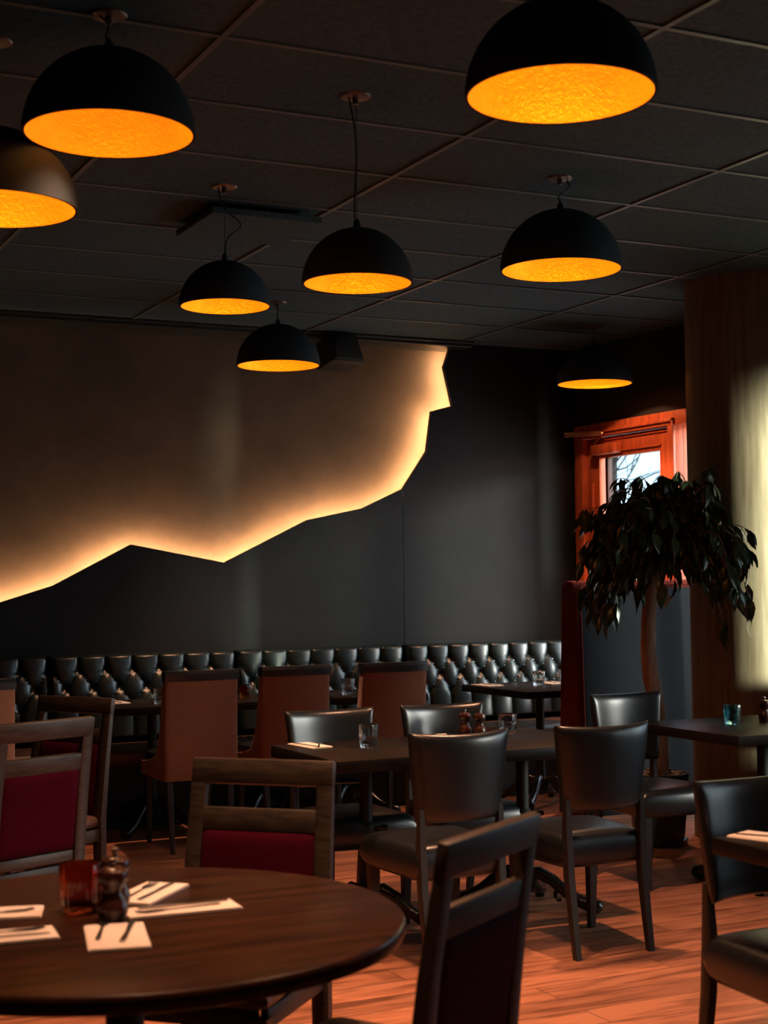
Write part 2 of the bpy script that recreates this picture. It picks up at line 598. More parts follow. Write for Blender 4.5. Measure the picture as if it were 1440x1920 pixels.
def offset_path(pts, d):
    """shift the edge line towards the panel (down/right)"""
    res = []
    n = len(pts)
    for i in range(n):
        a = Vector(pts[max(0, i - 1)]); b = Vector(pts[min(n - 1, i + 1)])
        p = Vector(pts[i])
        def nrm(u, v):
            w = (v - u).normalized()
            return Vector((w.y, -w.x))
        if i == 0: nn = nrm(p, b); s = 1
        elif i == n - 1: nn = nrm(a, p); s = 1
        else:
            n1, n2 = nrm(a, p), nrm(p, b)
            nn = (n1 + n2).normalized(); s = 1 / max(0.55, nn.dot(n1))
        res.append(p + nn * d * s)
    return res


def led(pts, parent):
    op = offset_path(pts, 0.03)
    t = MB()
    for a, b in zip(op[:-1], op[1:]):
        n = (Vector((b.y - a.y, a.x - b.x))).normalized() * 0.011
        t.prism([(a.x - n.x, a.y - n.y), (b.x - n.x, b.y - n.y), (b.x + n.x, b.y + n.y), (a.x + n.x, a.y + n.y)], 1, PF + 0.031, PF + 0.034)
    o = t.build('led_strip', 'led', parent)
    o['label'] = 'warm light strip'


led(EDGE[:9], pa)
led(EDGE[8:], pb)

# ------------------------------------------------------------------ door in the right wall
dr = bpy.data.objects.new('door_1', None); COL.objects.link(dr); dr.location = (XR, 8.6, 0)
struct(dr, 'red-stained wooden entrance door with a glass pane', 'door')


def W(x, y, z): return (x - XR, y - 8.6, z)


def dbox(mb, x0, x1, y0, y1, z0, z1, bev=0.004):
    mb.box(W((x0 + x1) / 2, (y0 + y1) / 2, (z0 + z1) / 2), (x1 - x0, y1 - y0, z1 - z0), bev=bev)


f = MB()
dbox(f, XR - 0.04, XR + 0.16, 9.145, 9.25, 0, 2.54)            # left jamb
dbox(f, XR - 0.04, XR + 0.16, 6.98, 9.145, 2.445, 2.54)        # head
dbox(f, XR - 0.04, XR + 0.16, 8.085, 8.135, 0, 2.445)           # post between door and side light
dbox(f, XR - 0.055, XR - 0.035, 8.055, 9.16, 2.470, 2.492, 0.003)  # mouldings
dbox(f, XR - 0.055, XR - 0.035, 8.055, 8.075, 0, 2.492, 0.003)
dbox(f, XR - 0.04, XR + 0.16, 6.98, 7.04, 0, 2.445)
dbox(f, XR - 0.04, XR + 0.16, 7.50, 7.56, 0, 2.445)
f.build('frame', 'door_wood', dr)
lf = MB()
dbox(lf, XR + 0.0, XR + 0.05, 8.99, 9.14, 0.02, 2.44)
dbox(lf, XR + 0.0, XR + 0.05, 8.14, 8.275, 0.02, 2.44)
dbox(lf, XR + 0.0, XR + 0.05, 8.275, 8.99, 2.295, 2.44)
dbox(lf, XR + 0.0, XR + 0.05, 8.275, 8.99, 0.02, 0.75)
dbox(lf, XR - 0.012, XR + 0.002, 8.255, 9.0, 2.325, 2.337, 0.002)
dbox(lf, XR - 0.012, XR + 0.002, 8.165, 9.1, 2.415, 2.425, 0.002)
leaf_o = lf.build('door_leaf', 'door_wood', dr)
gp = MB(); dbox(gp, XR + 0.02, XR + 0.026, 8.275, 8.99, 0.75, 2.295, 0)
gp.build('glass_pane', 'pane', leaf_o, smooth=False)
ml = MB(); dbox(ml, XR + 0.006, XR + 0.045, 8.895, 8.925, 0.75, 2.295, 0.003)
ml.build('glazing_bar', 'door_dark', leaf_o)
ds = MB(); dbox(ds, XR + 0.05, XR + 0.056, 7.04, 8.085, 0.03, 2.445, 0)
ds.build('side_light', 'pane', dr, smooth=False)
hd = MB(); dbox(hd, XR - 0.03, XR - 0.005, 9.035, 9.065, 1.85, 2.12, 0.006)
hd.build('door_bolt', 'door_wood', dr)
cb = MB(); dbox(cb, XR - 0.075, XR - 0.002, 8.70, 8.99, 2.315, 2.385, 0.01)
cb.build('door_closer', 'door_wood', dr)
ca = MB()
ca.tube([W(XR - 0.04, 8.99, 2.40), W(XR - 0.05, 8.88, 2.455), W(XR - 0.07, 8.85, 2.465)], 0.010, 8)
ca.tube([W(XR - 0.07, 8.85, 2.465), W(XR - 0.20, 9.12, 2.475)], 0.011, 8)
ca.tube([W(XR - 0.07, 8.85, 2.450), W(XR - 0.20, 9.12, 2.455)], 0.006, 8)
ca.build('closer_arm', 'closer_metal', dr)

# bare tree outside the door glass
bt = MB()
rb = random.Random(3)
bt.tube([(9.6, 13.9, 0), (9.6, 13.95, 1.6), (9.7, 14.0, 3.4)], [0.11, 0.09, 0.05], 8)
for i in range(46):
    z = rb.uniform(1.4, 3.2); p = Vector((9.62, 13.9, z)); d = Vector((rb.uniform(-0.4, 0.4), rb.uniform(-1, 0.4), rb.uniform(0.0, 0.7))).normalized()
    pts = [p.copy()]; q = p.copy()
    for s in range(7):
        d = (d + Vector((rb.uniform(-0.25, 0.25), rb.uniform(-0.35, 0.35), rb.uniform(-0.35, 0.3)))).normalized()
        q = q + d * 0.28; pts.append(q.copy())
    bt.tube(pts, [0.010 * (1 - s / 9) for s in range(8)], 5)
tag(bt.build('bare_tree', 'branch'), 'leafless tree with thin branches outside, seen through the door glass', 'tree')

# ------------------------------------------------------------------ round column
struct(MB().lathe([(0, 0), (0.35, 0), (0.35, CEIL), (0, CEIL)], 72).build('column', 'column_veneer', loc=(5.605, 6.745, 0)),
       'round wood-veneered column lit by an added strip light', 'column')

# added out-of-view strip light, stands in for daylight on the column
ws = thing('added_strip_light', 'tall slim strip light added unseen right of the picture to brighten the column', 'light', (XR, 5.42, 1.47))
aim = Vector((5.69, 6.45, 0)) - Vector((XR - 0.09, 5.42, 0))
ra = math.atan2(aim.y, aim.x)
MB().box((-0.012, 0, 0), (0.024, 0.08, 1.82), bev=0.004).build('wall_plate', 'lamp_black', ws)
for z_ in (0.5, -0.5):
    MB().box((-0.05, 0, z_), (0.08, 0.02, 0.03)).build('arm', 'lamp_black', ws)
hs_ = MB().prism([(-0.035, -0.03), (0.0, -0.036), (0.0, -0.032), (-0.02, -0.02), (-0.02, 0.02), (0.0, 0.032), (0.0, 0.036), (-0.035, 0.03)], 2, -0.90, 0.90).build('housing', 'lamp_black', ws)
hs_.location = (-0.09, 0, 0); hs_.rotation_euler = (0, 0, ra)
wd_ = bpy.data.lights.new('column_fill_light', 'AREA')
wd_.shape = 'RECTANGLE'; wd_.size = 0.05; wd_.size_y = 1.76
wd_.energy = STRIP_W; wd_.color = (0.88, 1.0, 0.78); wd_.spread = math.radians(35)
wl = bpy.data.objects.new('column_fill_light', wd_); COL.objects.link(wl); wl.parent = ws
wl.location = Vector((-0.09, 0, 0)) + aim.normalized() * 0.004; wl.rotation_euler = aim.to_track_quat('-Z', 'Y').to_euler()

# ------------------------------------------------------------------ ceiling items
cp = MB().box((2.46, 6.40, CEIL - 0.045), (0.52, 0.50, 0.03), bev=0.004)
tag(cp.build('ceiling_panel', 'ceiling_tile', smooth=False), 'square dark panel hanging just under the ceiling tiles above the middle pendants', 'panel')

sp = thing('wall_speaker', 'black loudspeaker tilted down from its bracket high on the glowing wall', 'speaker', (4.17, 9.435, 2.97))
rotS = Euler((math.radians(-14), 0, math.radians(12))).to_matrix()
MB().prism([(-0.13, -0.10), (0.13, -0.10), (0.10, 0.10), (-0.10, 0.10)], 1, -0.10, 0.10, bev=0.012).build('cabinet', 'speaker_black', sp)
spc = sp.children[0]; spc.rotation_euler = rotS.to_euler(); spc.location = (0, -0.25, 0)
gr = MB().prism([(-0.115, -0.085), (0.115, -0.085), (0.088, 0.085), (-0.088, 0.085)], 1, -0.112, -0.100, bev=0.004).build('grille', 'speaker_black', spc)
MB().box((0.02, -0.062, 0), (0.05, 0.124, 0.04)).box((0.02, -0.008, 0), (0.12, 0.016, 0.12)).build('bracket', 'speaker_black', sp)

# ------------------------------------------------------------------ pendant lamps


def pendant(x, y, z, D, label, cord='straight', canopy=0.054, rim=False, glow=1.0, beam=1.0, wide=0.0):
    t = thing('pendant_lamp', label, 'lamp', (x, y, z), 0, 'black dome pendant lamps with gold insides')
    R = D / 2
    n = 18
    zc = 0.05 * R
    outp = [(R * math.cos(a), R * math.sin(a)) for a in [PI / 2 * i / n for i in range(n + 1)]]
    outp[-1] = (0, R)
    Ri = R - 0.008
    inp = [(Ri * math.cos(a), Ri * math.sin(a)) for a in [PI / 2 * i / n for i in range(n + 1)]]
    inp[-1] = (0, Ri)
    MB().lathe([(Ri, 0.0)] + outp, 64).build('shade', 'lamp_black', t)
    io = MB().lathe([(r - 0.0008 if r > 0 else 0, zz) for r, zz in inp], 64).build('gold_lining', 'gold_leaf', t)
    io['label'] = 'glowing gold leaf inside of the dome'
    if rim:
        ro = MB().lathe([(Ri - 0.0015, 0.0), (Ri * math.cos(0.12) - 0.0015, Ri * math.sin(0.12)), (Ri * math.cos(0.24) - 0.0015, Ri * math.sin(0.24))], 64).build('rim_band', 'rim_gold', t)
        ro['label'] = 'pinkish band inside the rim'
    MB().lathe([(0, R * 0.74), (0.022, R * 0.77), (0.026, R * 0.83), (0.015, R * 0.90), (0.012, R * 0.985)], 16).build('bulb', 'bulb', t)
    L = CEIL - z
    MB().lathe([(0, L - 0.030), (0.010, L - 0.030), (0.012, L - 0.008), (canopy - 0.004, L - 0.006), (canopy, L - 0.001), (0, L - 0.001)], 32).build('ceiling_canopy', 'canopy_metal', t)
    MB().tube([(0, 0, R + 0.028), (0, 0, L - 0.02)], 0.0016, 6).build('suspension_wire', 'wire', t)
    MB().lathe([(0.0, R - 0.004), (0.013, R - 0.004), (0.013, R + 0.02), (0.005, R + 0.032), (0, R + 0.032)], 16).build('cord_grip', 'lamp_black', t)
    pts = []
    c0 = Vector((-0.03 if cord != 'right' else 0.03, -0.008, L - 0.01)); c1 = Vector((0.004, 0, R + 0.03))
    m = 24
    for i in range(m + 1):
        s = i / m
        p = c0.lerp(c1, s)
        if cord == 'loop':
            p += Vector((0.075 * math.exp(-((s - 0.55) / 0.16) ** 2), -0.02 * math.sin(PI * s), 0))
        elif cord == 'right':
            p += Vector((0.02 * math.sin(PI * s * 2), 0, 0))
        else:
            p += Vector((0.012 * math.sin(PI * s * 1.5), -0.006 * math.sin(PI * s), 0))
        pts.append(p)
    MB().tube(pts, 0.0032, 6).build('power_cord', 'cable', t)
    d = bpy.data.lights.new('lamp_light', 'SPOT')
    d.energy = LAMP_W * beam * D / 0.5
    d.color = (1.0, 0.50, 0.28)
    d.spot_size = math.radians(86); d.spot_blend = 1.0
    d.shadow_soft_size = 0.045
    o = bpy.data.objects.new('lamp_light', d); COL.objects.link(o); o.parent = t; o.location = (0, 0, R * 0.50)
    if wide:
        d3 = bpy.data.lights.new('lamp_light', 'SPOT')
        d3.energy = wide; d3.color = (1.0, 0.52, 0.28); d3.spot_size = math.radians(126); d3.spot_blend = 0.05; d3.shadow_soft_size = 0.03
        o3 = bpy.data.objects.new('lamp_light', d3); COL.objects.link(o3); o3.parent = t; o3.location = (0, 0, R * 0.48)
    d2 = bpy.data.lights.new('bulb_light', 'POINT')
    d2.energy = GLOW_W * glow * (D / 0.5) ** 2; d2.color = (1.0, 0.60, 0.16); d2.shadow_soft_size = 0.03
    o2 = bpy.data.objects.new('bulb_light', d2); COL.objects.link(o2); o2.parent = t; o2.location = (0, 0, R * 0.68)
    return t


pendant(2.133, 3.285, 2.703, 0.50, 'largest-looking black dome pendant with gold inside, nearest at the upper right', rim=False)
pendant(1.206, 4.254, 2.752, 0.50, 'black dome pendant at the upper left whose gold inside has a pinkish rim', rim=False, beam=0.45, glow=0.4)
pendant(0.949, 4.608, 2.588, 0.498, 'black dome pendant cut by the left picture edge, under the pink-rimmed one', beam=0.3)
pendant(2.178, 5.941, 2.599, 0.385, 'small black dome pendant with a looping cord, hanging under the square ceiling panel', cord='loop')
pendant(2.178, 4.635, 2.458, 0.381, 'small black dome pendant on the longest wire, in the middle of the ceiling')
pendant(3.381, 8.316, 2.727, 0.498, 'black dome pendant nearest the loudspeaker in front of the brown glowing wall')
pendant(3.402, 5.257, 2.721, 0.505, 'black dome pendant on a short bent cord right of the middle, below the largest one', cord='right', beam=1.25)
pendant(5.631, 8.320, 2.724, 0.498, 'far black dome pendant lighting the red wooden door', wide=13.0)
pendant(0.93, 2.78, 2.77, 0.50, 'black dome pendant straight above the round table, just over the upper picture edge', beam=0.68)

# ------------------------------------------------------------------ tufted benches along the back wall


def bench(x0, x1, label, pitch=0.15):
    w = x1 - x0
    t = thing('tufted_bench', label, 'bench', ((x0 + x1) / 2, 9.0, 0), 0, 'tufted leather benches along the back wall')
    z0, z1 = 0.50, 1.01
    ncol = max(4, round(w / pitch)); s = w / ncol
    trow = 0.108
    zt = z1 - 0.092                      # top button row
    nx, nz = ncol * 14, 56
    rows = 3                             # button rows
    bm = bmesh.new()
    gv = {}
    def yb(z):
        q = (z - z0) / (z1 - z0)
        return 0.115 + 0.055 * q         # leaning back, relative to y=9.0
    def hgt(x, z):
        p = x / s + ncol / 2.0
        q = (zt - z) / trow
        if q < 0:
            hh = abs(math.sin(PI * p)) ** 0.34
            k = min(1, -q / 0.8); hh = hh * (1 - 0.12 * k)
        elif q > rows - 1:
            pp = p + (rows - 1) / 2.0
            hh = abs(math.sin(PI * pp)) ** 0.34
        else:
            a, b = p + q / 2.0, p - q / 2.0
            hh = (abs(math.sin(PI * a)) * abs(math.sin(PI * b))) ** 0.34
        dp = 0.0
        for r in range(rows):
            off = (r % 2) * 0.5
            cx = round(p - off) + off
            d2 = ((p - cx) * s) ** 2 + ((q - r) * trow) ** 2
            dp += math.exp(-d2 / (2 * 0.016 ** 2))
        return 0.034 * hh - 0.016 * dp
    for i in range(nx + 1):
        x = -w / 2 + w * i / nx
        for j in range(nz + 1):
            z = z0 + (z1 - z0) * j / nz
            ex = min(1, (w / 2 - abs(x)) / 0.02); ez = min(1, (z1 - z) / 0.018, (z - z0) / 0.02)
            rnd = math.sqrt(max(0, 1 - (1 - max(ex, 0)) ** 2)) * math.sqrt(max(0, 1 - (1 - max(ez, 0)) ** 2))
            y = yb(z) - rnd * (0.03 + hgt(x, z))
            gv[i, j] = bm.verts.new((x, y, z))
    for i in range(nx):
        for j in range(nz):
            bm.faces.new((gv[i, j], gv[i + 1, j], gv[i + 1, j + 1], gv[i, j + 1]))
    # box body behind
    b = MB(); b.bm.free(); b.bm = bm
    b.prism([(0.115, z0), (0.29, z0), (0.29, z1 - 0.004), (0.17, z1 - 0.004)], 0, -w / 2 + 0.002, w / 2 - 0.002)
    back = b.build('backrest', 'green_leather', t)
    proto = None
    for r in range(rows):
        off = (r % 2) * 0.5
        for c in range(-1, ncol + 2):
            x = (c + off - ncol / 2.0) * s
            if abs(x) > w / 2 - 0.03: continue
            z = zt - r * trow
            loc = (x, yb(z) - (0.03 + hgt(x, z)) - 0.002, z)
            if proto is None:
                proto = MB().lathe([(0, -0.004), (0.006, -0.003), (0.009, 0.0), (0.006, 0.004), (0, 0.0055)], 10).build('button', 'green_leather', back)
                proto.rotation_euler = (PI / 2, 0, 0); o = proto
            else:
                o = proto.copy(); COL.objects.link(o); o.parent = back
            o.location = loc
    seat = MB()
    seat.prism([(-0.30, 0.385), (-0.315, 0.41), (-0.315, 0.445), (-0.295, 0.468), (-0.25, 0.478), (0.20, 0.470), (0.20, 0.36), (-0.27, 0.36)], 0, -w / 2 + 0.003, w / 2 - 0.003, bev=0.006)
    seat.build('seat', 'brown_leather', t)
    MB().box((0, 0.02, 0.18), (w - 0.01, 0.50, 0.36)).build('plinth', 'black_base', t, smooth=False)
    return t


bench(1.02, 2.195, 'dark green tufted leather bench at the left picture edge along the back wall', 0.168)
bench(2.215, 3.40, 'dark green tufted leather bench behind the leftmost fully seen rust chair', 0.168)
bench(3.42, 4.60, 'dark green tufted leather bench behind the two right-hand rust chairs', 0.158)
bench(4.63, 6.06, 'brightest-lit dark green tufted leather bench in the corner by the padded partition', 0.155)

# ------------------------------------------------------------------ padded partition in front of the door
pt = thing('padded_partition', 'tall padded partition with dark leather face and rust red edges behind the potted tree', 'partition', (5.605, 7.85, 0))
MB().prism([(-0.09, 0.0), (-0.035, 1.40), (-0.02, 1.425), (0.04, 1.43), (0.10, 1.40), (0.17, 0.0)], 0, -0.50, 0.485, bev=0.012).build('body', 'red_fabric', pt)
fp = MB()
fp.prism([(-0.106, 0.0), (-0.053, 1.33), (-0.045, 1.375), (-0.025, 1.385), (-0.02, 1.33), (-0.07, 0.0)], 0, -0.455, 0.485, bev=0.008)
fp.build('face_panel', 'dark_leather', pt)['label'] = 'dark leather face panel'
pt2 = MB().tube([(-0.462, -0.098, 0.02), (-0.462, -0.055, 1.33), (-0.455, -0.048, 1.385), (-0.43, -0.046, 1.40), (0.485, -0.046, 1.40)], 0.006, 8)
pt2.build('piping', 'red_fabric', pt)

# ------------------------------------------------------------------ tables


def claw_base(t, x=0, y=0, h=0.70, parent_thing=None):
    c = MB().lathe([(0, 0.10), (0.05, 0.10), (0.055, 0.14), (0.032, 0.18), (0.027, 0.24), (0.027, h - 0.30), (0.036, h - 0.29), (0.036, h - 0.26), (0.027, h - 0.25), (0.027, h - 0.02), (0.10, h - 0.012), (0.10, h), (0, h)], 20, (x, y, 0))
    c.build('pedestal', 'black_base', t)
    kn = MB().tube([(x + 0.02, y - 0.02, h - 0.275), (x + 0.045, y - 0.035, h - 0.275), (x + 0.055, y - 0.041, h - 0.275), (x + 0.075, y - 0.053, h - 0.272)], [0.005, 0.006, 0.012, 0.010], 8)
    kn.build('knob', 'cast_iron', t)
    for k in range(4):
        a = PI / 4 + k * PI / 2
        ux, uy = math.cos(a), math.sin(a)
        prof = [(0.02, 0.15, 0.032), (0.07, 0.165, 0.030), (0.13, 0.135, 0.026), (0.19, 0.085, 0.024), (0.25, 0.050, 0.026), (0.30, 0.036, 0.032), (0.33, 0.032, 0.028), (0.345, 0.030, 0.012)]
        fo = MB().tube([(x + ux * r, y + uy * r, z) for r, z, q in prof], [q for r, z, q in prof], 10)
        # scroll under the claw
        sc = []
        for i in range(14):
            b = i / 13 * PI * 1.6
            rr = 0.034 - 0.0016 * i
            sc.append((x + ux * (0.16 + rr * math.cos(b)), y + uy * (0.16 + rr * math.cos(b)), 0.070 + rr * math.sin(b)))
        fo.tube(sc, 0.010, 6)
        fo.lathe([(0, 0), (0.02, 0), (0.022, 0.012), (0, 0.02)], 10, (x + ux * 0.30, y + uy * 0.30, 0))
        fo.build('claw_foot', 'cast_iron', t)


TZ = 0.745


def rect_table(x0, x1, y0, y1, label, peds, th=0.045, m='table_black'):
    cx, cy = (x0 + x1) / 2, (y0 + y1) / 2
    t = thing('dining_table', label, 'table', (cx, cy, 0), 0, 'dark rectangular dining tables')
    MB().box((0, 0, TZ - th / 2), (x1 - x0, y1 - y0, th), bev=0.004).build('tabletop', m, t)
    for px, py in peds:
        claw_base(t, px, py, TZ - th)
    return t


rect_table(2.43, 3.76, 5.40, 6.10, 'dark rectangular table in the middle with four black chairs around it', [(-0.38, 0), (0.38, 0)], th=0.05)
rect_table(4.32, 5.80, 5.32, 6.10, 'dark rectangular table with the blue tumbler beside the column', [(-0.28, 0), (0.28, 0)])
rect_table(2.60, 3.35, 2.62, 3.325, 'dark table corner with a napkin at the right picture edge, nearest the camera', [(0.10, -0.05)])
rect_table(4.915, 5.615, 8.06, 8.90, 'dark square-edged table in the far corner before the brightest tufted bench', [(-0.06, -0.10)])
rect_table(2.36, 3.02, 8.32, 8.94, 'dark table between the left rust chair and the tufted bench', [(0.0, 0)])
rect_table(3.09, 3.70, 8.32, 8.94, 'dark table between the middle rust chair and the tufted bench', [(0, 0)])
rect_table(3.74, 4.36, 8.32, 8.94, 'dark table with one clear tumbler behind the right-hand rust chair', [(-0.10, 0)])
rect_table(1.10, 1.85, 8.32, 8.94, 'dark table at the left picture edge before the tufted bench', [(0, 0)])

rt = thing('round_table', 'round brown wooden table in the foreground laid with napkins and cutlery', 'table', (0.912, 3.12, 0))
RT = 0.588
MB().lathe([(0, TZ - 0.04), (RT - 0.02, TZ - 0.04), (RT - 0.004, TZ - 0.034), (RT, TZ - 0.024), (RT, TZ - 0.010), (RT - 0.003, TZ - 0.003), (RT - 0.008, TZ), (0, TZ)], 128).build('tabletop', 'table_brown', rt)
MB().lathe([(0, 0.0), (0.27, 0), (0.27, 0.012), (0.10, 0.03), (0.045, 0.06), (0.04, 0.10), (0.04, TZ - 0.06), (0.14, TZ - 0.05), (0.14, TZ - 0.04), (0, TZ - 0.04)], 40).build('pedestal', 'black_base', rt)

# ------------------------------------------------------------------ black leather chairs


def leather_chair(label, loc, rz, group):
    t = thing('leather_chair', label, 'chair', loc, rz, group)
    def fb(u, v, e):
        z = 0.71 + 0.163 * v + 0.0
        hw = 0.195 + 0.019 * v
        x = u * hw
        z += 0.010 * (u * u) * (v > 0) * v
        y = -0.235 - 0.02 * (v + 1) / 2 + 0.050 * u * u
        return Vector((x, y + 0.030 * e, z))
    MB().pillow(28, 20, fb, 10, 0.45).build('backrest', 'black_leather', t)
    def fs(u, v, e):
        hw = 0.205 + 0.018 * v
        y = -0.005 + 0.215 * v + 0.02 * (1 - u * u) * (v > 0) * v
        crown = 0.012 * (1 - u * u) * (1 - v * v) if e > 0 else 0
        return Vector((u * hw, y, 0.395 + 0.068 * e + crown))
    MB().pillow(26, 26, fs, 12, 0.35).build('seat', 'black_leather', t)
    for s in (-1, 1):
        MB().bar([(s * 0.165, -0.268, 0.0), (s * 0.165, -0.248, 0.12), (s * 0.166, -0.220, 0.30), (s * 0.167, -0.210, 0.45), (s * 0.168, -0.214, 0.60)],
                 [(0.026, 0.030), (0.029, 0.034), (0.032, 0.040), (0.030, 0.040), (0.022, 0.022)]).build('leg', 'leg_wood', t)
        MB().bar([(s * 0.175, 0.175, 0.0), (s * 0.180, 0.175, 0.345)], [(0.028, 0.028), (0.044, 0.044)]).build('leg', 'leg_wood', t)
    return t


GM = 'black leather chairs around the middle table'
lc = leather_chair('black leather chair seen from behind, left of the two near chairs at the middle table', (2.755, 5.22, 0), 0, GM)
dup(lc, (3.37, 5.17, 0), face(0.03, 1), 'black leather chair seen from behind with all its legs showing on the orange floor', GM)
dup(lc, (2.73, 5.945, 0), face(0, -1), 'black leather chair facing the camera beyond the left half of the middle table', GM)
dup(lc, (3.295, 5.945, 0), face(0, -1), 'black leather chair facing the camera behind the two wooden mills', GM)
GR = 'black leather chairs at the right-hand tables'
dup(lc, (4.355, 6.0, 0), face(0.03, -1), 'black leather chair with blue-lit seat between the potted tree and the blue-tumbler table', GR)
dup(lc, (2.83, 3.21, 0), face(0, -1), 'black leather chair at the lower right picture edge beyond the nearest table', GR)
dup(lc, (5.50, 5.99, 0), face(0, -1), 'dark chair back cut by the right picture edge before the column', GR)

# ------------------------------------------------------------------ wooden chairs with red pads


def wood_chair(label, loc, rz, group):
    t = thing('wooden_chair', label, 'chair', loc, rz, group)
    def yr(z): return -0.20 - 0.075 * max(0, (z - 0.46) / 0.5) ** 1.2
    for s in (-1, 1):
        MB().bar([(s * 0.190, -0.235, 0.0), (s * 0.192, -0.205, 0.25), (s * 0.192, -0.20, 0.46), (s * 0.190, yr(0.70), 0.70), (s * 0.186, yr(0.895), 0.895)],
                 [(0.042, 0.030), (0.046, 0.036), (0.048, 0.038), (0.046, 0.030), (0.044, 0.026)]).build('leg', 'chair_wood', t)
        MB().bar([(s * 0.185, 0.20, 0.0), (s * 0.190, 0.20, 0.40)], [(0.032, 0.032), (0.044, 0.044)]).build('leg', 'chair_wood', t)
    tilt = Matrix.Rotation(math.radians(10), 3, 'X')
    MB().box((0, yr(0.925), 0.925), (0.420, 0.027, 0.070), tilt, bev=0.006).build('top_rail', 'chair_wood', t)
    MB().box((0, yr(0.798), 0.798), (0.345, 0.022, 0.062), tilt, bev=0.004).build('middle_rail', 'chair_wood', t)
    def fp_(u, v, e):
        z = 0.622 + 0.148 * v
        return Vector((0.170 * u, yr(z) + 0.019 * e, z))
    MB().pillow(18, 14, fp_, 12, 0.4).build('back_pad', 'red_velvet', t)['label'] = 'deep red velvet back pad'
    MB().box((0, yr(0.46) + 0.002, 0.452), (0.345, 0.024, 0.04), bev=0.004).build('bottom_rail', 'chair_wood', t)
    fr = MB()
    fr.box((0, 0.195, 0.395), (0.36, 0.022, 0.05), bev=0.003)
    fr.box((0, -0.185, 0.395), (0.36, 0.022, 0.05), bev=0.003)
    fr.box((0.195, 0.005, 0.395), (0.022, 0.38, 0.05), bev=0.003)
    fr.box((-0.195, 0.005, 0.395), (0.022, 0.38, 0.05), bev=0.003)
    fr.build('seat_frame', 'chair_wood', t)
    def fs(u, v, e):
        hw = 0.212 + 0.012 * v
        return Vector((u * hw, 0.02 + 0.22 * v, 0.447 + (0.030 if e > 0 else 0.026) * e))
    MB().pillow(20, 20, fs, 14, 0.4).build('seat', 'brown_leather', t)
    return t


def back_at(bx, by, fx, fy, d=0.265):
    l = math.hypot(fx, fy)
    return (bx + fx / l * d, by + fy / l * d, 0)


GW = 'dark wooden chairs with red pads'
wc = wood_chair('dark wooden chair with red pad facing the camera across the round table', back_at(1.535, 3.915, -0.70, -0.714), face(-0.70, -0.714), GW)
dup(wc, back_at(1.30, 5.44, -0.40, 0.92), face(-0.40, 0.92), 'dark wooden chair with red pad at the left picture edge beyond the round table', GW)
dup(wc, back_at(1.68, 6.49, -0.83, -0.55), face(-0.83, -0.55), 'dark wooden chair half hidden behind the chair at the left edge', GW)
dup(wc, back_at(1.51, 2.633, -0.556, 0.83), face(-0.556, 0.83), 'nearest dark wooden chair seen from behind at an angle, right of the round table', GW)

# ------------------------------------------------------------------ rust upholstered chairs


def rust_chair(label, loc, rz, group):
    t = thing('upholstered_chair', label, 'chair', loc, rz, group)
    prof = [(-0.25, 0.385), (-0.262, 0.60), (-0.275, 0.80), (-0.29, 0.925), (-0.235, 0.925), (-0.212, 0.80), (-0.19, 0.68), (-0.14, 0.57), (-0.05, 0.50), (0.08, 0.47), (0.22, 0.455), (0.235, 0.385)]
    rings = []
    n = 20
    for i in range(n + 1):
        u = -1 + 2 * i / n
        u = math.sin(PI / 2 * u)
        e = (1 - abs(u) ** 10) ** 0.4
        cx = u
        r = []
        for y, z in prof:
            hw = 0.205 + 0.012 * (0.9 - z)
            bow = 0.030 * (u * u) if z > 0.5 else 0.0
            yy = y + bow
            mid = -0.02 if z < 0.5 else (-0.24)
            yy = mid + bow + (y - mid) * (0.86 + 0.14 * e) if abs(u) > 0.93 else yy
            r.append(Vector((cx * hw, yy, z)))
        rings.append(r)
    MB().rings(rings).build('back_shell', 'rust_fabric', t)
    capb = []
    for i in range(n + 1):
        u = math.sin(PI / 2 * (-1 + 2 * i / n))
        hw = 0.2085
        bow = 0.030 * u * u
        capb.append([Vector((u * hw, y + bow, z)) for y, z in ((-0.294, 0.918), (-0.301, 0.955), (-0.290, 0.972), (-0.235, 0.972), (-0.226, 0.955), (-0.231, 0.918))])
    MB().rings(capb).build('top_band', 'black_leather', t)['label'] = 'black leather band along the top of the back'
    def fs(u, v, e):
        return Vector((0.185 * u, 0.04 + 0.185 * v, 0.492 + 0.025 * e))
    MB().pillow(16, 16, fs, 10, 0.4).build('seat', 'black_leather', t)
    for s in (-1, 1):
        MB().bar([(s * 0.165, -0.245, 0.0), (s * 0.172, -0.20, 0.39)], [(0.022, 0.022), (0.036, 0.036)]).build('leg', 'leg_wood', t)
        MB().bar([(s * 0.170, 0.185, 0.0), (s * 0.172, 0.18, 0.39)], [(0.022, 0.022), (0.036, 0.036)]).build('leg', 'leg_wood', t)
    return t


GB = 'rust upholstered chairs facing the benches'
rc = rust_chair('rust fabric chair with black top band, leftmost of the three seen whole from behind', (2.72, 8.06, 0), face(0.02, 1), GB)
dup(rc, (3.30, 8.14, 0), face(0.0, 1), 'rust fabric chair with black top band, middle of the three seen from behind', GB)
dup(rc, (3.91, 8.12, 0), face(0.0, 1), 'rust fabric chair with black top band, rightmost and nearest the brightest tufted bench', GB)
dup(rc, (1.49, 7.98, 0), face(0.0, 1), 'rust fabric chair just peeking in at the left picture edge', GB)

